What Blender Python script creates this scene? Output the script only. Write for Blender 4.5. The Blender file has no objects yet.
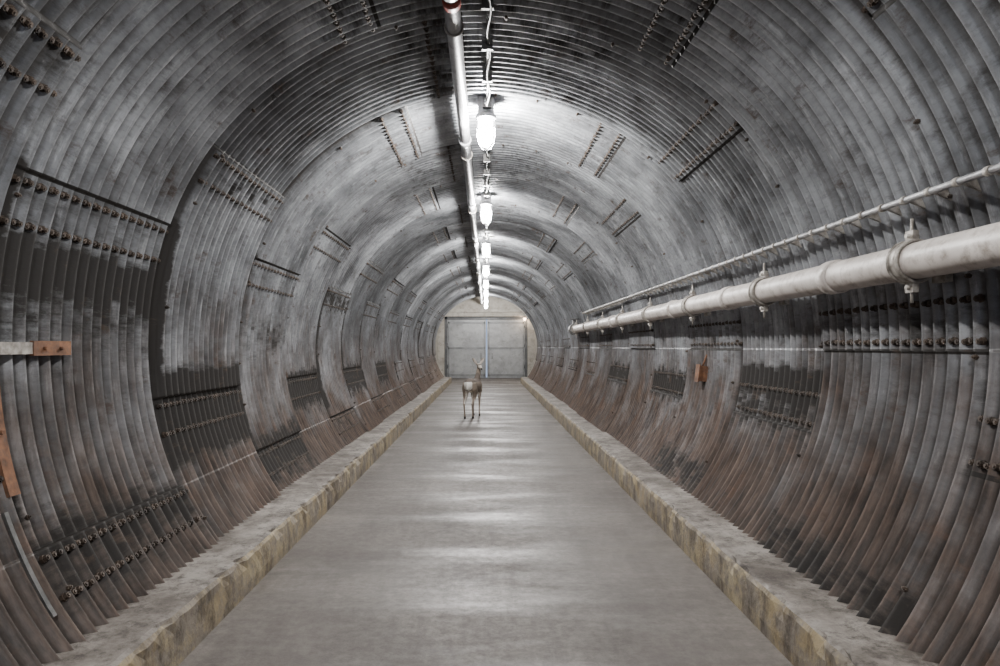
import bpy, math, random
import numpy as np
from mathutils import Vector, Matrix
random.seed(4)
rng = np.random.RandomState(7)
CZ = 1.6       # axis height == camera height
R = 2.32
RINGW = 1.49
NC = 16
P = RINGW/NC
Y0 = 1.60      # a ring boundary
YS = Y0 - RINGW*5
YE = Y0 + RINGW*19
AMP = 0.0245
TH0, TH1 = -38.0, 218.0
SEAMS = {0: [3, 60, 112, 162.5, 208], 1: [-11, 44, 98, 147, 192.5]}   # 0: even rings (3.09-4.58)
coll = bpy.context.scene.collection
def wave(y):
    a = 2*math.pi*(y-YS)/P
    return AMP*(math.cos(a) - .10*math.cos(2*a))

# ------------------------------------------------------------- materials
def new_mat(name):
    m = bpy.data.materials.new(name); m.use_nodes = True
    nt = m.node_tree; nt.nodes.clear()
    return m, nt
class NT:
    def __init__(s, nt): s.nt = nt
    def n(s, t, **kw):
        nd = s.nt.nodes.new(t)
        for k, v in kw.items():
            if k.startswith('_'): setattr(nd, k[1:], v)
            else: nd.inputs[k.replace('__', ' ')].default_value = v
        return nd
    def l(s, a, b): s.nt.links.new(a, b)
    def math(s, op, a, b=None, clamp=False):
        nd = s.nt.nodes.new('ShaderNodeMath'); nd.operation = op; nd.use_clamp = clamp
        for i, v in enumerate((a, b)):
            if v is None: continue
            if isinstance(v, (int, float)): nd.inputs[i].default_value = v
            else: s.l(v, nd.inputs[i])
        return nd.outputs[0]
    def mix(s, fac, a, b, blend='MIX'):
        nd = s.nt.nodes.new('ShaderNodeMix'); nd.data_type = 'RGBA'; nd.blend_type = blend
        for idx, v in ((0, fac), (6, a), (7, b)):
            if isinstance(v, (int, float)): nd.inputs[idx].default_value = v
            elif isinstance(v, tuple): nd.inputs[idx].default_value = (*v, 1)
            else: s.l(v, nd.inputs[idx])
        return nd.outputs[2]
    def ramp(s, x, p0, p1, v0=0., v1=1.):
        nd = s.nt.nodes.new('ShaderNodeMapRange')
        nd.inputs[1].default_value = p0; nd.inputs[2].default_value = p1
        nd.inputs[3].default_value = v0; nd.inputs[4].default_value = v1
        nd.clamp = True
        s.l(x, nd.inputs[0]); return nd.outputs[0]
    def noise(s, vec, scale, detail=4, rough=.55, vscale=None):
        if vscale:
            mp = s.nt.nodes.new('ShaderNodeMapping'); mp.inputs['Scale'].default_value = vscale
            s.l(vec, mp.inputs[0]); vec = mp.outputs[0]
        nd = s.nt.nodes.new('ShaderNodeTexNoise')
        nd.inputs['Scale'].default_value = scale; nd.inputs['Detail'].default_value = detail
        nd.inputs['Roughness'].default_value = rough
        s.l(vec, nd.inputs['Vector']); return nd.outputs['Fac']
    def finish(s, col, rough=.6, metal=0., bump=None, bstr=.2, bdist=.01, spec=None):
        p = s.nt.nodes.new('ShaderNodeBsdfPrincipled')
        for nm, v in (('Base Color', col), ('Roughness', rough), ('Metallic', metal)):
            if isinstance(v, (int, float)): p.inputs[nm].default_value = v
            elif isinstance(v, tuple): p.inputs[nm].default_value = (*v, 1)
            else: s.l(v, p.inputs[nm])
        if spec is not None: p.inputs['Specular IOR Level'].default_value = spec
        if bump is not None:
            b = s.nt.nodes.new('ShaderNodeBump'); b.inputs['Strength'].default_value = bstr
            b.inputs['Distance'].default_value = bdist
            s.l(bump, b.inputs['Height']); s.l(b.outputs[0], p.inputs['Normal'])
        o = s.nt.nodes.new('ShaderNodeOutputMaterial'); s.l(p.outputs[0], o.inputs[0])

def mottled(name, c1, c2, scale=8, rough=.6, metal=0., bstr=.15, vscale=None, dirt=None):
    m, nt = new_mat(name); g = NT(nt)
    co = g.n('ShaderNodeTexCoord').outputs['Object']
    f = g.noise(co, scale, 6, .6, vscale)
    c = g.mix(g.ramp(f, .32, .68), c1, c2)
    if dirt: c = g.mix(g.ramp(g.noise(co, scale*2.3, 8, .72), .5, .68, 0, .75), c, dirt)
    g.finish(c, rough, metal, g.noise(co, scale*6, 3), bstr, .004)
    return m

def steel_mat():
    m, nt = new_mat('galvanised_corrugated_steel'); g = NT(nt)
    uv = g.n('ShaderNodeUVMap').outputs[0]
    su = g.n('ShaderNodeSeparateXYZ'); g.l(uv, su.inputs[0])
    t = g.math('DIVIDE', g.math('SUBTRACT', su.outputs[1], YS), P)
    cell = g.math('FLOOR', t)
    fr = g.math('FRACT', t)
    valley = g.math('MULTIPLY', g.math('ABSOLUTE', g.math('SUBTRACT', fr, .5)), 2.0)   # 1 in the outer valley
    cb = g.n('ShaderNodeCombineXYZ'); g.l(su.outputs[0], cb.inputs[0]); g.l(g.math('MULTIPLY', cell, 7.37), cb.inputs[1])
    ribv = cb.outputs[0]        # one streak pattern per rib
    at = g.n('ShaderNodeAttribute'); at.attribute_name = 'grime_and_shade'
    tone = g.n('ShaderNodeAttribute'); tone.attribute_name = 'tone'
    geo = g.n('ShaderNodeNewGeometry')
    sep = g.n('ShaderNodeSeparateXYZ'); g.l(geo.outputs['Position'], sep.inputs[0])
    z = sep.outputs[2]
    rib = g.noise(ribv, 1.0, 4, .55, (1.2, 1, 1))
    ribf = g.noise(uv, 1.0, 7, .7, (2.5, 26, 1))
    blot = g.noise(uv, 1.2, 9, .68)
    mid = g.noise(uv, 5, 9, .75)
    spang = g.noise(uv, 28, 5, .7)
    base = g.mix(g.ramp(blot, .37, .63), (.155, .162, .173), (.44, .458, .485))
    base = g.mix(g.ramp(rib, .45, .70, 0, .4), base, (.12, .118, .119))
    base = g.mix(g.ramp(ribf, .54, .68, 0, .6), base, (.66, .68, .71))
    base = g.mix(g.ramp(mid, .53, .66, 0, .6), base, (.09, .085, .083))
    base = g.mix(g.ramp(spang, .52, .68, 0, .35), base, (.11, .106, .105))
    base = g.mix(1.0, base, tone.outputs['Color'], 'MULTIPLY')
    # valley dirt, spread over the flanks to paint in rib shading
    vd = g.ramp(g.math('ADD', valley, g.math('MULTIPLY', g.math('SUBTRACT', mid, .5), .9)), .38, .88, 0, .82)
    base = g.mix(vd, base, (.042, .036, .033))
    # rust film low on the wall
    zn = g.math('ADD', z, g.math('MULTIPLY', g.math('SUBTRACT', rib, .5), 1.6))
    zn = g.math('ADD', zn, g.math('MULTIPLY', g.math('SUBTRACT', blot, .5), 2.4))
    low = g.ramp(zn, .6, 2.2, .95, 0)
    rustc = g.mix(g.ramp(ribf, .38, .62), (.030, .020, .015), (.135, .093, .071))
    rustc = g.mix(g.ramp(valley, .35, .85, 0, .82), rustc, (.014, .009, .007))  # same painted rib shading over the rust
    rustc = g.mix(g.ramp(g.noise(uv, 2.1, 8, .7), .56, .68, 0, .6), rustc, (.16, .085, .05))
    base = g.mix(low, base, rustc)
    # tar / soot runs below lap seams, plus ceiling shade painted on the crown
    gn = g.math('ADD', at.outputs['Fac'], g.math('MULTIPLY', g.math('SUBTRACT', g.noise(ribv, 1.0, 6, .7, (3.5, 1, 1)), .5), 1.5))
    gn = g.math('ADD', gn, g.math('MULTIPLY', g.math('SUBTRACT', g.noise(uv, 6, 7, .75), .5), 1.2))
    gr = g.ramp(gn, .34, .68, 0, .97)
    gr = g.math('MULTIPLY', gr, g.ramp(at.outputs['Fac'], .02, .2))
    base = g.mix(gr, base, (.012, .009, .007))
    rb = g.ramp(g.noise(uv, 3.3, 9, .75), .58, .66, 0, .75)
    base = g.mix(rb, base, (.085, .054, .037))
    metal = g.math('MULTIPLY', g.math('SUBTRACT', 1.0, g.math('MAXIMUM', gr, low), True), .6)
    rough = g.math('ADD', g.ramp(blot, .3, .7, .27, .44), g.math('MULTIPLY', gr, .3))
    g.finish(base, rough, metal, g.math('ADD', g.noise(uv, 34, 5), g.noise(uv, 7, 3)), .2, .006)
    return m
def concrete_floor_mat():
    m, nt = new_mat('worn_concrete'); g = NT(nt)
    co = g.n('ShaderNodeTexCoord').outputs['Object']
    big = g.noise(co, .9, 8, .66)
    band = g.noise(co, 1.0, 6, .62, (.4, 1.5, 1))
    spk = g.noise(co, 14, 10, .82)
    c = g.mix(g.ramp(big, .36, .64), (.095, .082, .073), (.185, .165, .148))
    c = g.mix(g.ramp(band, .52, .66, 0, .55), c, (.27, .247, .225))
    c = g.mix(g.ramp(spk, .40, .60, .5, 0), c, (.05, .042, .038))
    lng = g.noise(co, 1.0, 7, .66, (3.0, .25, 1))
    c = g.mix(g.ramp(lng, .50, .66, 0, .5), c, (.065, .054, .047))
    r = g.math('ADD', g.ramp(band, .44, .64, .62, .30), g.ramp(spk, .3, .65, 0.22, 0))
    g.finish(c, r, 0, g.math('ADD', spk, g.noise(co, 90, 2)), .25, .004)
    return m
def curb_top_mat():
    m, nt = new_mat('walkway_concrete'); g = NT(nt)
    co = g.n('ShaderNodeTexCoord').outputs['Object']
    c = g.mix(g.ramp(g.noise(co, 2.2, 9, .74), .40, .60), (.11, .093, .08), (.31, .282, .252))
    c = g.mix(g.ramp(g.noise(co, 10, 9, .82), .49, .62, 0, .85), c, (.042, .033, .028))
    g.finish(c, .75, 0, g.noise(co, 45, 4), .4, .006)
    return m
def yellow_mat():
    m, nt = new_mat('faded_yellow_curb_paint'); g = NT(nt)
    co = g.n('ShaderNodeTexCoord').outputs['Object']
    worn = g.noise(co, 4, 9, .78)
    y = g.mix(g.ramp(g.noise(co, 2.5, 5), .35, .65), (.28, .215, .12), (.40, .335, .215))
    c = g.mix(g.ramp(worn, .43, .55, 0, .9), y, (.21, .182, .152))
    c = g.mix(g.ramp(g.noise(co, 1.0, 9, .78, (3, 6, 3)), .47, .61, 0, .82), c, (.062, .047, .036))
    g.finish(c, .75, 0, g.noise(co, 40, 4), .5, .008)
    return m

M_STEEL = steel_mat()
M_FLOOR = concrete_floor_mat()
M_WALK = curb_top_mat()
M_YEL = yellow_mat()
M_BOLT = mottled('dark_bolt_steel', (.02, .016, .014), (.11, .08, .06), 9, .6, .3)
M_PIPE = mottled('painted_pipe', (.46, .415, .385), (.68, .63, .59), 5, .42, .0, .1, None, (.19, .145, .11))
M_PIPE2 = mottled('dull_grey_pipe', (.22, .22, .23), (.42, .42, .43), 5, .45, .3, .1, None, (.10, .09, .08))
M_CLAMP = mottled('weathered_clamp', (.14, .12, .10), (.50, .47, .43), 18, .5, .3)
M_COND = mottled('dark_conduit', (.05, .05, .05), (.16, .155, .15), 12, .5, .4)
M_CAST = mottled('cast_alloy', (.16, .16, .17), (.34, .34, .35), 12, .45, .5)
M_RED = mottled('red_enamel', (.22, .03, .02), (.32, .06, .04), 8, .5)
M_RUST = mottled('rusted_plate', (.08, .038, .022), (.26, .12, .06), 14, .85, 0, .3, None, (.10, .07, .055))
M_WALLC = mottled('vestibule_concrete', (.28, .26, .23), (.42, .40, .36), 2, .8, 0, .15, None, (.17, .15, .13))
M_DOOR = mottled('grey_steel_door', (.22, .225, .23), (.34, .345, .35), 2, .45, .1, .1, None, (.16, .16, .16))
M_DOORF = mottled('door_frame_steel', (.05, .052, .055), (.11, .112, .115), 3, .5, .2)
M_RIBD = mottled('door_rib_steel', (.14, .145, .15), (.24, .245, .25), 3, .5, .2)
def glow(name, col, strength):
    m, nt = new_mat(name); g = NT(nt)
    e = g.n('ShaderNodeEmission'); e.inputs[0].default_value = (*col, 1); e.inputs[1].default_value = strength
    t = g.n('ShaderNodeBsdfTransparent')
    a = g.n('ShaderNodeAddShader'); g.l(e.outputs[0], a.inputs[0]); g.l(t.outputs[0], a.inputs[1])
    o = g.n('ShaderNodeOutputMaterial'); g.l(a.outputs[0], o.inputs[0])
    return m
M_JAR = glow('lit_lamp_glass', (1, .98, .96), 26)
M_JARW = glow('warm_lamp_glass', (1, .62, .38), 12)

# ------------------------------------------------------------- mesh builder
class MB:
    def __init__(s): s.v = []; s.f = []; s.m = []; s.sm = []
    def add(s, vs, fs, mi=0, smooth=False):
        o = len(s.v); s.v += [tuple(v) for v in vs]
        s.f += [tuple(i+o for i in f) for f in fs]; s.m += [mi]*len(fs); s.sm += [smooth]*len(fs)
    def box(s, x0, x1, y0, y1, z0, z1, mi=0, M=None):
        vs = [Vector((x, y, z)) for x in (x0, x1) for y in (y0, y1) for z in (z0, z1)]
        if M is not None: vs = [M @ v for v in vs]
        s.add(vs, [(0,1,3,2),(4,6,7,5),(0,4,5,1),(2,3,7,6),(0,2,6,4),(1,5,7,3)], mi)
    def tube(s, pts, rad, seg=12, mi=0, up=(0,0,1), smooth=True):
        pts = [Vector(p) for p in pts]; n = len(pts); vs = []
        if isinstance(rad, (int, float)): rad = [rad]*n
        up = Vector(up)
        for i, p in enumerate(pts):
            t = (pts[min(i+1, n-1)] - pts[max(i-1, 0)]).normalized()
            sd = up.cross(t)
            if sd.length < 1e-3: sd = Vector((1, 0, 0)).cross(t)
            sd.normalize(); u = t.cross(sd)
            r = rad[i]; ra, rb = (r, r) if isinstance(r, (int, float)) else r
            for k in range(seg):
                a = 2*math.pi*k/seg
                vs.append(p + sd*math.cos(a)*ra + u*math.sin(a)*rb)
        fs = []
        for i in range(n-1):
            for k in range(seg):
                k2 = (k+1) % seg
                fs.append((i*seg+k, i*seg+k2, (i+1)*seg+k2, (i+1)*seg+k))
        s.add(vs, fs, mi, smooth)
        o = len(s.v) - n*seg
        s.f.append(tuple(o+k for k in range(seg))[::-1]); s.m.append(mi); s.sm.append(False)
        s.f.append(tuple(o+(n-1)*seg+k for k in range(seg))); s.m.append(mi); s.sm.append(False)
    def lathe(s, prof, seg=20, mi=0, M=None, smooth=True):
        vs = []
        for r, z in prof:
            for k in range(seg):
                a = 2*math.pi*k/seg; vs.append(Vector((r*math.cos(a), r*math.sin(a), z)))
        if M is not None: vs = [M @ v for v in vs]
        fs = []
        for i in range(len(prof)-1):
            for k in range(seg):
                k2 = (k+1) % seg
                fs.append((i*seg+k, i*seg+k2, (i+1)*seg+k2, (i+1)*seg+k))
        s.add(vs, fs, mi, smooth)
    def ring(s, c, rad, tr, axis='z', seg=24, mi=0):
        vs = []; q = 6
        for k in range(seg):
            a = 2*math.pi*k/seg
            for j in range(q):
                b = 2*math.pi*j/q
                rr = rad + tr*math.cos(b); h = tr*math.sin(b)
                if axis == 'z': v = (c[0]+rr*math.cos(a), c[1]+rr*math.sin(a), c[2]+h)
                else: v = (c[0]+rr*math.cos(a), c[1]+h, c[2]+rr*math.sin(a))
                vs.append(v)
        fs = [(k*q+j, k*q+(j+1)%q, ((k+1)%seg)*q+(j+1)%q, ((k+1)%seg)*q+j) for k in range(seg) for j in range(q)]
        s.add(vs, fs, mi, True)
    def mesh(s, name, mats):
        me = bpy.data.meshes.new(name); me.from_pydata(s.v, [], s.f)
        for m in mats: me.materials.append(m)
        me.polygons.foreach_set('material_index', s.m)
        me.polygons.foreach_set('use_smooth', s.sm)
        me.update(); return me
    def obj(s, name, mats):
        o = bpy.data.objects.new(name, s.mesh(name, mats)); coll.objects.link(o); return o

def wallpt(th_deg, y, r=R):
    a = math.radians(th_deg)
    return Vector((r*math.cos(a), y, CZ + r*math.sin(a)))

# ------------------------------------------------------------- tunnel lining
nrings = int(round((YE-YS)/RINGW))
def ring_set(i): return 0 if (i % 2 == 0) else 1
ths = list(np.arange(TH0, TH1+.01, 2.5))
for st in SEAMS.values():
    for sdeg in st: ths += [sdeg-3.95, sdeg-3.65, sdeg-3.5, sdeg-3.2]
ths = np.array(sorted(ths))
plate_off = {}; plate_tone = {}
for i in range(nrings):
    for j in range(7):
        plate_off[i, j] = rng.choice([-.022, 0, .018, .008, -.010])
        plate_tone[i, j] = rng.uniform(.66, 1.22)
plate_off[7, 4] = -.045; plate_off[6, 4] = .012; plate_off[6, 3] = 0.0
plate_off[8, 4] = -.02; plate_off[8, 3] = -.035
plate_tone[7, 0] = .8; plate_tone[7, 1] = 1.15; plate_tone[6, 3] = 1.25; plate_tone[6, 1] = 1.2
PATCH = [(7, 188.5, 4, 9, 1.8), (7, 195, 6, 6, 1.5), (6, 169, 3, 6, 1.1), (6, 174, 4, 9, .6), (8, 176, 5, 8, .5), (9, 191, 4, 8, 1.2), (7, -6.5, 3, 4, 1.2), (7, -12, 4, 6, .7),
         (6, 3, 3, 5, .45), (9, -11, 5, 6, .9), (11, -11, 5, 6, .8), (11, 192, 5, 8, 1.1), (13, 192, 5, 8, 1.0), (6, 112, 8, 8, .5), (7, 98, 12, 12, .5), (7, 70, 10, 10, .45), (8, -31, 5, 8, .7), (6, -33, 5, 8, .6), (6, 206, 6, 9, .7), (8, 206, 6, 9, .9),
         (5, 147, 6, 6, .5), (6, 90, 30, 30, .47), (7, 84, 28, 28, .44), (9, 80, 18, 18, .4), (9, 110, 9, 9, .45), (10, 163, 5, 6, .7), (11, 85, 24, 20, .42), (13, 90, 24, 20, .42)]  # wide crown patches paint the dark ceiling shade; narrow ones are tar and soot
rows = []
for i in range(nrings):
    a = YS + i*RINGW
    ys = np.linspace(a, a+RINGW, NC*8+1)
    ys[0] += .002; ys[-1] -= .002
    rows += [(y, i) for y in ys]
NT_, NY = len(ths), len(rows)
rad = np.radians(ths)
V = np.zeros((NY, NT_, 3)); G = np.zeros((NY, NT_)); T = np.ones((NY, NT_)); U = np.zeros((NY, NT_, 2))
cache = {}
def gauss_patch(q, up, dn):
    d = (ths - q) * (1 if q > 90 else -1)
    return np.where(d < 0, np.exp(-(d/up)**2), np.exp(-(d/dn)**2))
for i in range(nrings):
    S = SEAMS[ring_set(i)]
    pj = np.array([sum(1 for q in S if t > q-3.58) for t in ths])
    off = np.array([plate_off[i, j] for j in pj]); tn = np.array([plate_tone[i, j] for j in pj])
    gr = np.zeros(NT_)
    for q in S:
        gr = np.maximum(gr, rng.uniform(.1, .5)*gauss_patch(q, 3.8, 5.5))
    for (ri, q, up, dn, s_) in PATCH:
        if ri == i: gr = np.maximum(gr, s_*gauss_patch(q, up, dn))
    for q in S:
        gr = np.where((ths > q-3.75) & (ths < q-3.4), 1.6, gr)
    lo_edge = np.where((ths > 158) & (ths < 200), 1.0, .35)
    cache[i] = (off, tn, gr, lo_edge)
for n, (y, i) in enumerate(rows):
    off, tn, gr, le = cache[i]
    dlo = y-(YS+i*RINGW); dhi = RINGW-dlo
    r = R + wave(y) + off
    r = r + .012*np.sin(rad*3+1.1*i) + .006*np.sin(rad*7+.5*y)
    V[n, :, 0] = r*np.cos(rad); V[n, :, 1] = y; V[n, :, 2] = CZ + r*np.sin(rad)
    ge = le*math.exp(-(dlo/.05)**2)*1.1 + .6*math.exp(-(dhi/.04)**2)
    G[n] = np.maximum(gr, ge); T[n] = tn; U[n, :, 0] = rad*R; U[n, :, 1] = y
idx = np.arange(NY*NT_).reshape(NY, NT_)
F = np.stack([idx[:-1, :-1], idx[:-1, 1:], idx[1:, 1:], idx[1:, :-1]], -1).reshape(-1, 4)
me = bpy.data.meshes.new('wall_corrugated_lining')
me.vertices.add(NY*NT_); me.vertices.foreach_set('co', V.reshape(-1))
me.loops.add(len(F)*4); me.loops.foreach_set('vertex_index', F.reshape(-1).astype(np.int32))
me.polygons.add(len(F)); me.polygons.foreach_set('loop_start', np.arange(0, len(F)*4, 4, dtype=np.int32))
me.polygons.foreach_set('loop_total', np.full(len(F), 4, dtype=np.int32))
me.update(calc_edges=True)
me.polygons.foreach_set('use_smooth', np.ones(len(F), dtype=bool))
ul = me.uv_layers.new(name='UVMap'); ul.data.foreach_set('uv', U.reshape(-1, 2)[F.reshape(-1)].reshape(-1))
a = me.attributes.new('grime_and_shade', 'FLOAT', 'POINT'); a.data.foreach_set('value', G.reshape(-1))
a = me.attributes.new('tone', 'FLOAT_COLOR', 'POINT')
tc = np.ones((NY*NT_, 4)); tc[:, :3] = T.reshape(-1, 1); a.data.foreach_set('color', tc.reshape(-1))
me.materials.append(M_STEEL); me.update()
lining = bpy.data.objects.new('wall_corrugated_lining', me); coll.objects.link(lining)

# ------------------------------------------------------------- bolts
mb = MB()
def bolt(th, y, r, size=.0125, h=.017):
    a = math.radians(th)
    nrm = Vector((-math.cos(a), 0, -math.sin(a))); t1 = Vector((0, 1, 0)); t2 = nrm.cross(t1)
    c = Vector((r*math.cos(a), y, CZ+r*math.sin(a)))
    tw = random.random()*2
    vs = []
    for rr, hh in ((size*1.35, -.010), (size*1.35, .004), (size, .004), (size*.95, h), (size*.5, h), (size*.5, h+.006)):
        for k in range(6):
            b = tw + math.pi*k/3
            vs.append(c + nrm*hh + t1*math.cos(b)*rr + t2*math.sin(b)*rr)
    fs = [(i*6+k, i*6+(k+1) % 6, (i+1)*6+(k+1) % 6, (i+1)*6+k) for i in range(5) for k in range(6)]
    fs.append(tuple(30+k for k in range(6)))
    mb.add(vs, fs, 0)
def surf_r(th, y, i):
    S = SEAMS[ring_set(i)]; j = sum(1 for q in S if th > q-3.58); a = math.radians(th)
    return R + wave(y) + plate_off[i, j] + .012*math.sin(a*3+1.1*i) + .006*math.sin(a*7+.5*y)
for i in range(nrings):
    ya = YS + i*RINGW
    if ya < -2: continue
    for q in SEAMS[ring_set(i)]:
        for row in (-2.3, 2.7):
            for k in range(NC*2):
                if random.random() < .02: continue
                y = ya + (k+.5)*P/2
                th = q + row + random.uniform(-.08, .08)
                bolt(th, y, surf_r(th, y, i)-.006, .0155, .021)
    for th in np.arange(-30, 212, 9.6):
        if random.random() < .45: continue
        y = ya + P*.5
        t_ = th+1.3*(i % 3)
        bolt(t_, y, surf_r(t_, y, i), .010, .012)
mb.obj('lining_seam_bolts', [M_BOLT])

# ------------------------------------------------------------- floor & walkways
HW = 1.545; HC = .258
mb = MB()
mb.add([(-2.75, YS, 0), (2.75, YS, 0), (2.75, 35.2, 0), (-2.75, 35.2, 0), (-2.75, YS, -.2), (2.75, YS, -.2), (2.75, 35.2, -.2), (-2.75, 35.2, -.2)],
       [(0,1,2,3),(4,7,6,5),(0,4,5,1),(2,6,7,3),(0,3,7,4),(1,5,6,2)])
mb.obj('floor', [M_FLOOR])
for sgn, nm in ((-1, 'walkway_curb'), (1, 'walkway_curb')):
    mb = MB(); ys = np.arange(YS, YE-.05, .07)
    prof0 = [(HW, -.02), (HW-.004, .08), (HW, .17), (HW+.002, HC-.03), (HW+.018, HC-.006), (HW+.045, HC), (1.72, HC+.004), (1.87, HC+.002), (2.06, HC)]
    vs = []
    lowf = np.interp(ys, ys[::6], rng.uniform(-1, 1, len(ys[::6])))
    for n, y in enumerate(ys):
        chip = max(0, rng.uniform(-2.2, 1))*.045
        for k, (x, z) in enumerate(prof0):
            dx = lowf[n]*.008 + (rng.uniform(-1, 1)*.004)
            dz = rng.uniform(-1, 1)*.002
            if k in (3, 4): dx += chip*.6; dz -= chip*.5*(k == 4)
            if k == 0: dx = 0; dz = 0
            if k == 8: dx = 0
            vs.append((sgn*(x+dx), y, z+dz))
    K = len(prof0)
    fs = []; ms = []
    for n in range(len(ys)-1):
        for k in range(K-1):
            f = (n*K+k, n*K+k+1, (n+1)*K+k+1, (n+1)*K+k)
            fs.append(f if sgn > 0 else f[::-1]); ms.append(0 if k < 4 else 1)
    mb.v += vs; mb.f += fs; mb.m += ms; mb.sm += [False]*len(fs)
    mb.f.append(tuple((len(ys)-1)*K+k for k in range(K))); mb.m.append(1); mb.sm.append(False)
    mb.obj(nm, [M_YEL, M_WALK])

# ------------------------------------------------------------- end vestibule
def wallbox(name, *b, mat=M_WALLC):
    m_ = MB(); m_.box(*b); return m_.obj(name, [mat])
VX = 2.45; VT = 4.35; DY = 34.2
wallbox('wall_left', -VX-.2, -VX, YE-.02, 35.2, 0, VT)
wallbox('wall_right', VX, VX+.2, YE-.02, 35.2, 0, VT)
wallbox('ceiling', -VX-.2, VX+.2, YE-.02, 35.2, VT, VT+.2)
m_ = MB(); vs = []; fs = []
nseg = 96
for k in range(nseg+1):
    a = math.radians(-40 + 260*k/nseg)
    for y in (YE-.03, YE+.08):
        vs.append((2.29*math.cos(a), y, CZ+2.29*math.sin(a)))
        vs.append((3.6*math.cos(a), y, CZ+3.6*math.sin(a)))
for k in range(nseg):
    b = k*4
    fs += [(b, b+1, b+5, b+4), (b+2, b+6, b+7, b+3), (b, b+4, b+6, b+2)]
m_.add(vs, fs); m_.obj('wall_bulkhead', [M_WALLC])
DW = 2.12; DH = 3.15
m_ = MB()
m_.box(-VX, -DW, DY-.35, DY+.25, 0, VT); m_.box(DW, VX, DY-.35, DY+.25, 0, VT); m_.box(-DW, DW, DY-.35, DY+.25, DH, VT)
m_.box(-VX, VX, DY-.47, DY-.35, DH+.22, DH+.36)
m_.obj('wall_end', [M_WALLC])
m_ = MB()
m_.box(-DW, -DW+.13, DY-.09, DY+.2, 0, DH); m_.box(DW-.13, DW, DY-.09, DY+.2, 0, DH); m_.box(-DW, DW, DY-.09, DY+.2, DH-.13, DH)
m_.obj('trim_door_frame', [M_DOORF])
for n_, (xa, xb) in enumerate(((-DW+.13, -.005), (.065, DW-.13))):
    m_ = MB()
    m_.box(xa, xb, DY+.04, DY+.12, .01, DH-.13)
    for zz in (.12, 1.5, 2.80):
        m_.box(xa+.05, xb-.05, DY+.01, DY+.04, zz, zz+.09, 1)
    for xx in (xa+.03, xb-.11):
        m_.box(xx, xx+.08, DY+.01, DY+.04, .1, DH-.24, 1)
    hx = xb-.25 if n_ == 0 else xa+.25
    m_.tube([(hx, DY+.0, 1.0), (hx, DY-.07, 1.03), (hx, DY-.07, 1.27), (hx, DY+.0, 1.3)], .016, 8, 2)
    ox = xa if n_ == 0 else xb
    for zz in (.5, 1.6, 2.6): m_.tube([(ox, DY+.0, zz), (ox, DY+.0, zz+.2)], .03, 8, 2)
    m_.obj('door_%d' % (n_+1), [M_DOOR, M_RIBD, M_DOORF])

# ------------------------------------------------------------- lamps
def lamp_mesh(shade=False, drop=0):  # shade: added bell shade, for the unseen lamps only
    m_ = MB()
    m_.box(-.075, .075, -.075, .075, .14, .31, 0)              # junction box
    if drop: m_.tube([(0, 0, .3), (0, 0, .3+drop)], .015, 8, 0)
    m_.lathe([(.001, .20), (.06, .20), (.072, .17), (.095, .155), (.098, .125), (.085, .12)], 24, 0)
    m_.lathe([(.066, .135), (.07, .10), (.071, -.03), (.064, -.09), (.045, -.125), (.02, -.14), (.001, -.143)], 20, 1)
    for k in range(6):
        a = math.pi*k/3+.3
        c, s_ = math.cos(a), math.sin(a)
        m_.tube([(c*.09, s_*.09, .125), (c*.088, s_*.088, -.04), (c*.075, s_*.075, -.11), (c*.045, s_*.045, -.155), (0, 0, -.17)], .0035, 6, 0)
    m_.ring((0, 0, .03), .089, .0035, 'z', 24, 0); m_.ring((0, 0, -.06), .085, .0035, 'z', 24, 0)
    m_.tube([(0, -.16, .23), (0, .16, .23)], .02, 8, 0)
    if shade:
        m_.lathe([(.095, .15), (.14, .11), (.19, .03), (.22, -.06), (.216, -.06), (.185, .03), (.135, .105), (.095, .14)], 32, 0)  # bell shade added to the unseen lamps to keep light off the crown
    return m_
lm = lamp_mesh().mesh('ceiling_lamp', [M_CAST, M_JAR])
lms = lamp_mesh(True).mesh('ceiling_lamp_added_shade', [M_CAST, M_JAR])
lmd = lamp_mesh(False, .48).mesh('ceiling_lamp_drop', [M_CAST, M_JAR])
LH = 2.01; LS = 3.79; L1 = 6.24
def put_lamp(mesh, loc, e):
    o = bpy.data.objects.new('ceiling_lamp', mesh); coll.objects.link(o); o.location = loc
    ld = bpy.data.lights.new('bulb', 'POINT'); ld.energy = e; ld.color = (1, .985, .96); ld.shadow_soft_size = .045
    lo = bpy.data.objects.new('bulb', ld); coll.objects.link(lo); lo.parent = o; lo.location = (0, 0, -.01)
for k in range(-3, 7):
    put_lamp(lms if k < 0 else lm, (0.0, L1 + k*LS, CZ+LH), 280 if k < 0 else (520 if k == 0 else 350))
put_lamp(lmd, (0, 31.8, VT-.78), 190)
m_ = MB()
m_.box(-.02, .06, -.07, .07, -.05, .12, 0)
m_.lathe([(.001, .07), (.075, .07), (.085, .03), (.07, .02)], 20, 0, Matrix.Translation((-.1, 0, 0)))
m_.lathe([(.06, .03), (.065, -.05), (.04, -.10), (.001, -.12)], 16, 1, Matrix.Translation((-.1, 0, 0)))
o = m_.obj('wall_lamp', [M_CAST, M_JARW]); o.location = (2.06, 33.75, CZ+1.45)
ld = bpy.data.lights.new('bulb', 'POINT'); ld.energy = 25; ld.color = (1, .78, .55); ld.shadow_soft_size = .05
lo = bpy.data.objects.new('bulb', ld); coll.objects.link(lo); lo.parent = o; lo.location = (-.1, 0, -.03)

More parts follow.
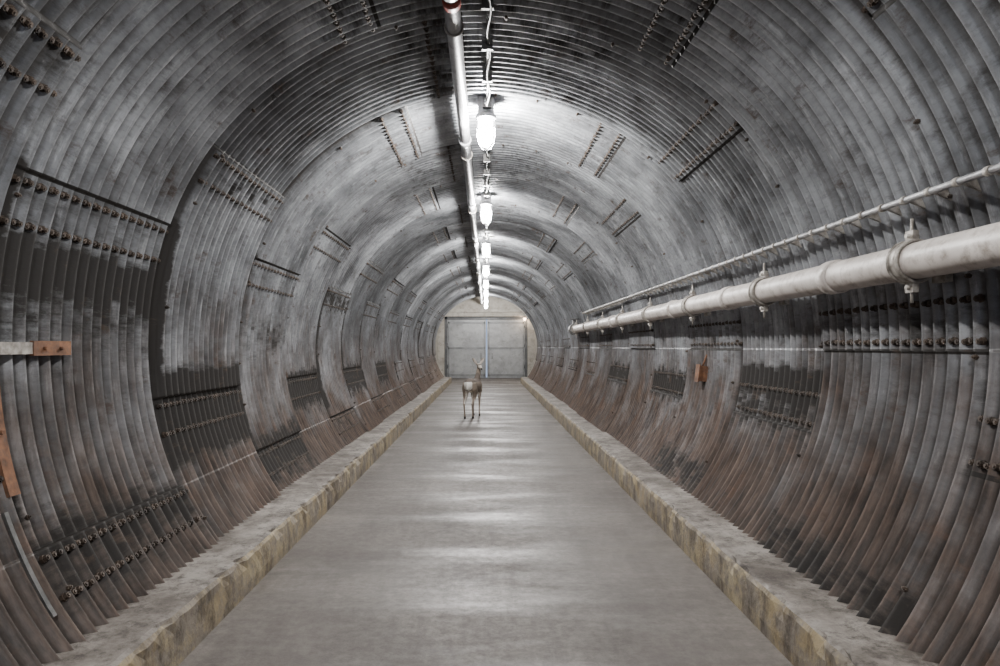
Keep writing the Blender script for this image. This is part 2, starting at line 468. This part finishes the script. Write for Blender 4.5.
m_ = MB()
m_.tube([(0.015, y, CZ+2.25) for y in np.arange(-5, YE, .5)], .013, 8, 0)
ys = np.arange(-2, YE, .05)
m_.tube([(.02+.012*math.sin(y*9), y, CZ+2.215+.018*math.sin(y*4.1)) for y in ys], .008, 6, 0)
for y in np.arange(-4, YE, .596):
    m_.box(-.03, .05, y-.015, y+.015, CZ+2.20, CZ+2.29, 0)
m_.obj('ceiling_conduit', [M_COND])
m_ = MB(); px, pz = -.215, CZ+2.15
m_.tube([(px, y, pz) for y in np.arange(YS, YE+4, 1.0)], .053, 16, 0)
for y in np.arange(1.0, YE, 2.98):
    m_.tube([(px, y-.06, pz), (px, y+.06, pz)], .064, 16, 0)
    m_.ring((px, y+.5, pz), .060, .008, 'y', 20, 1)
    m_.tube([(px, y+.5, pz+.06), (px, y+.5, CZ+2.29)], .009, 6, 1)
m_.tube([(px, 4.08, pz), (px, 4.18, pz)], .059, 16, 2)
m_.obj('overhead_pipe', [M_PIPE2, M_CLAMP, M_RED])

# right-hand wall pipe
m_ = MB(); px, pz = 2.07, CZ+.414
yend = 16.2; pr = .088
m_.tube([(px, y, pz) for y in np.linspace(-4, yend-.1, 24)] + [(px+.02, yend+.0, pz), (px+.08, yend+.08, pz), (px+.25, yend+.1, pz)], pr, 20, 0)
for k in range(-2, 8):
    y = 3.24 + 1.72*k
    if y > 15.3: break
    m_.tube([(px, y-.035, pz), (px, y+.035, pz)], pr+.012, 20, 1)
    m_.ring((px, y-.035, pz), pr+.010, .010, 'y', 24, 1); m_.ring((px, y+.035, pz), pr+.010, .010, 'y', 24, 1)
    m_.box(px-.014, px+.014, y-.03, y+.03, pz+.09, pz+.15, 1); m_.box(px-.014, px+.014, y-.03, y+.03, pz-.15, pz-.09, 1)
    m_.tube([(px, y, pz+.1), (px, y, pz+.21)], .008, 8, 1)
    m_.tube([(px, y, pz-.1), (px, y, pz-.20)], .008, 8, 1)
    for s_ in (-1, 1): m_.tube([(px-.03, y, pz+s_*.125), (px+.03, y, pz+s_*.125)], .012, 6, 1)
    m_.box(px+.05, 2.24, y-.022, y+.022, pz-.02, pz+.02, 1)
    m_.box(2.20, 2.235, y-.05, y+.05, pz-.10, pz+.10, 1)
for y in (3.95, 5.65, 7.3, 10.8):
    m_.tube([(px, y-.05, pz), (px, y-.045, pz), (px, y+.045, pz), (px, y+.05, pz)], [pr+.003, pr+.012, pr+.012, pr+.003], 20, 0)
m_.tube([(px, yend-.75, pz), (px, yend-.45, pz)], .13, 16, 2)
m_.tube([(px, yend-.6, pz-.05), (px, yend-.6, pz+.22)], .05, 12, 2)
m_.ring((px, yend-.6, pz+.24), .11, .012, 'z', 20, 2)
m_.obj('wall_pipe', [M_PIPE, M_CLAMP, M_COND])
m_ = MB(); a = math.radians(19.3); cr = 2.21
ca, sa = math.cos(a), math.sin(a)
cx, cz = cr*ca, CZ+cr*sa
m_.tube([(cx, y, cz) for y in np.arange(-4, 14.5, .6)], .016, 10, 0)
for y in np.arange(YS+P*20.5, 14.4, P*2):
    m_.tube([(cx, y-.014, cz), (cx, y+.014, cz)], .021, 10, 1)
    m_.tube([(cx, y, cz), (cx+.08*ca, y, cz+.08*sa)], .013, 6, 1)
    # triangular plate added below the conduit, imitating sawtooth bracket shadows on the ribs
    q1 = Vector((cx, 0, cz)); q2 = Vector((cx+.08*ca, 0, cz+.08*sa)); q3 = Vector((cx+.085*ca+.075*sa, 0, cz+.085*sa-.075*ca))
    vs = [v+Vector((0, yy, 0)) for yy in (y-.006, y+.006) for v in (q1, q2, q3)]
    m_.add(vs, [(0,1,2),(3,5,4),(0,3,4,1),(1,4,5,2),(2,5,3,0)], 1)
m_.obj('wall_conduit', [M_PIPE2, M_CLAMP])

m_ = MB()
def arc_strip(t0, t1, y0, y1, r, th, mi):
    n = 10; vs = []; fs = []
    for k in range(n+1):
        t = t0+(t1-t0)*k/n
        for rr in (r, r-th):
            for y in (y0, y1): vs.append(wallpt(t, y, rr))
    for k in range(n):
        b = k*4
        fs += [(b+2, b+3, b+7, b+6), (b, b+4, b+5, b+1), (b, b+2, b+6, b+4), (b+1, b+5, b+7, b+3)]
    fs += [(0, 1, 3, 2), (n*4, n*4+2, n*4+3, n*4+1)]
    m_.add(vs, fs, mi)
arc_strip(179.4, 180.9, 2.95, 3.34, 2.285, .015, 1)
arc_strip(179.2, 181.1, 3.34, 3.64, 2.287, .022, 0)
arc_strip(180.9, 197.5, 3.03, 3.10, 2.287, .02, 0)
for yy, tt in ((3.42, 180.2), (3.55, 180.2), (3.06, 184), (3.06, 190)):
    c = wallpt(tt, yy, 2.265); m_.tube([c, c+Vector((.018, 0, 0))], .011, 6, 0)
m_.obj('rusty_wall_bracket', [M_RUST, M_CLAMP])
m_ = MB()
arc_strip(199.0, 212, 2.96, 2.985, 2.275, .012, 0)
m_.obj('steel_strap', [M_COND])
m_ = MB()
mm = Matrix.Translation(wallpt(-7, 6.9, 2.25)) @ Matrix.Rotation(math.radians(7), 4, 'Y')
m_.box(-.04, .06, -.05, .05, -.08, .08, 0, mm); m_.box(-.05, -.04, -.06, .06, -.09, .09, 0, mm)
m_.tube([mm @ Vector((0, 0, .08)), mm @ Vector((.03, 0, .2))], .010, 8, 0)
m_.obj('wall_junction_box', [M_RUST])

# ------------------------------------------------------------- deer
db = MB()
def yaw(pts, piv, ang):
    c, s_ = math.cos(ang), math.sin(ang)
    return [(piv[0]+(p[0]-piv[0])*c-(p[1]-piv[1])*s_, piv[1]+(p[0]-piv[0])*s_+(p[1]-piv[1])*c, p[2]) for p in pts]
db.tube([(-.53,0,.82),(-.50,0,.81),(-.43,0,.80),(-.32,0,.79),(-.1,0,.755),(.1,0,.73),(.28,0,.735),(.40,0,.77),(.47,0,.81)],
        [(.03,.05),(.085,.10),(.13,.145),(.148,.17),(.155,.165),(.155,.185),(.14,.20),(.11,.17),(.06,.10)], 20)
db.tube([(.30,0,.82),(.41,0,.93),(.49,0,1.06),(.53,0,1.17),(.545,0,1.22)], [(.09,.14),(.072,.105),(.055,.075),(.05,.06),(.045,.05)], 16)
HA = math.radians(-150); piv = (.53, 0)
head = [(.48,0,1.225),(.54,0,1.235),(.61,0,1.215),(.68,0,1.185),(.75,0,1.16),(.79,0,1.15)]
db.tube(yaw(head, piv, HA), [(.035,.035),(.056,.06),(.055,.06),(.040,.044),(.03,.032),(.022,.022)], 14)
for s_ in (-1, 1):
    ear = [(.51, s_*.04, 1.265), (.49, s_*.075, 1.32), (.475, s_*.11, 1.37), (.47, s_*.135, 1.41), (.468, s_*.145, 1.425)]
    db.tube(yaw(ear, piv, HA), [(.014,.02),(.018,.036),(.018,.040),(.014,.026),(.008,.01)], 10, 0, (0, s_, .3))
    df = .03*s_
    db.tube([(.30,s_*.085,.80),(.27+df,s_*.10,.64),(.26+df,s_*.095,.52),(.285+df,s_*.088,.36),(.295+df,s_*.085,.31),(.285+df,s_*.083,.25),(.28+df,s_*.082,.11),(.30+df,s_*.082,.06),(.315+df,s_*.082,.025),(.32+df,s_*.082,.0)],
            [(.05,.10),(.06,.085),(.038,.05),(.024,.028),(.027,.03),(.019,.021),(.018,.02),(.021,.023),(.024,.028),(.026,.032)], 12, 0, (1,0,0))
    dh = -.05*s_
    db.tube([(-.36,s_*.075,.84),(-.33,s_*.10,.72),(-.28+dh*.4,s_*.11,.60),(-.33+dh*.7,s_*.10,.49),(-.43+dh,s_*.09,.40),(-.47+dh,s_*.088,.35),(-.455+dh,s_*.086,.28),(-.43+dh,s_*.085,.12),(-.41+dh,s_*.085,.06),(-.395+dh,s_*.085,.025),(-.39+dh,s_*.085,0)],
            [(.08,.12),(.085,.13),(.07,.105),(.048,.065),(.03,.038),(.028,.034),(.021,.025),(.018,.021),(.022,.025),(.025,.03),(.027,.033)], 12, 0, (1,0,0))
db.tube([(-.51,0,.86),(-.545,0,.80),(-.555,0,.72),(-.55,0,.65)], [(.025,.025),(.028,.025),(.022,.02),(.01,.01)], 10, 0, (1,0,0))
tmp = db.obj('deer_tmp', [])
md = tmp.modifiers.new('r', 'REMESH'); md.mode = 'VOXEL'; md.voxel_size = .009; md.use_smooth_shade = True
md = tmp.modifiers.new('s', 'SMOOTH'); md.factor = .5; md.iterations = 3
bpy.context.view_layer.update()
dg = bpy.context.evaluated_depsgraph_get()
dme = bpy.data.meshes.new_from_object(tmp.evaluated_get(dg))
bpy.data.objects.remove(tmp)
dme.name = 'deer'
n = len(dme.vertices); co = np.zeros(n*3); dme.vertices.foreach_get('co', co); co = co.reshape(-1, 3)
dme.polygons.foreach_set('use_smooth', np.ones(len(dme.polygons), dtype=bool))
x, y, z = co[:, 0], co[:, 1], co[:, 2]
col = np.tile(np.array([.23, .185, .145]), (n, 1))
def paint(mask, c): col[mask] = c
paint((z > .86) & (x < .4), (.12, .095, .08))
paint((z < .60) & (np.abs(y) < .10) & (x > -.30) & (x < .30), (.58, .54, .49))
paint((z < .50), (.33, .27, .22))
paint((x < -.3) & (np.abs(y) < .08) & (z < .66) & (z > .36), (.72, .68, .62))
paint((x < -.46) & (np.abs(y) < .10) & (z > .58) & (z < .87), (.80, .77, .72))
paint((x < -.53) & (z < .70) & (z > .6) & (np.abs(y) < .04), (.02, .017, .015))
paint((z < .05), (.025, .02, .018))
dx, dy = x-piv[0], y
hx = dx*math.cos(HA)+dy*math.sin(HA); hy = -dx*math.sin(HA)+dy*math.cos(HA)
hm = (z > 1.12)
paint(hm & (hx > .09), (.50, .45, .40))
paint(hm & (hx > .235), (.02, .018, .016))
paint((z > 1.245) & (hx > .03) & (hx < .12) & (np.abs(hy) < .035), (.08, .065, .055))
paint((z > 1.275) & (hx > -.045), (.42, .37, .33))
paint((np.abs(hx-.065) < .018) & (np.abs(z-1.24) < .016) & (np.abs(hy) > .035), (.008, .007, .006))
paint((z > .95) & (z < 1.14) & (x > .50), (.60, .55, .50))
at = dme.attributes.new('coat', 'FLOAT_COLOR', 'POINT')
cc = np.ones((n, 4)); cc[:, :3] = col; at.data.foreach_set('color', cc.reshape(-1))
m, nt = new_mat('deer_coat'); g = NT(nt)
an = g.n('ShaderNodeAttribute'); an.attribute_name = 'coat'
oc = g.n('ShaderNodeTexCoord').outputs['Object']
c = g.mix(g.ramp(g.noise(oc, 60, 4), .3, .7, 0, .3), an.outputs['Color'], (.12, .10, .085))
g.finish(c, .85, 0, g.noise(oc, 160, 3), .4, .004)
dme.materials.clear(); dme.materials.append(m)
deer = bpy.data.objects.new('deer', dme); coll.objects.link(deer)
deer.location = (-.29, 15.25, 0.002); deer.rotation_euler = (0, 0, math.radians(90-14))
deer.scale = (.94,)*3

# ------------------------------------------------------------- world, camera
w = bpy.data.worlds.new('World'); bpy.context.scene.world = w; w.use_nodes = True
bg = w.node_tree.nodes['Background']; bg.inputs[0].default_value = (.54, .69, 1.0, 1); bg.inputs[1].default_value = .8
cam = bpy.data.cameras.new('cam'); cam.lens = 24; cam.sensor_width = 36; cam.shift_x = .014; cam.shift_y = .014
co_ = bpy.data.objects.new('camera', cam); coll.objects.link(co_)
co_.location = (0, 0, CZ); co_.rotation_euler = (math.radians(90), 0, 0)
bpy.context.scene.camera = co_
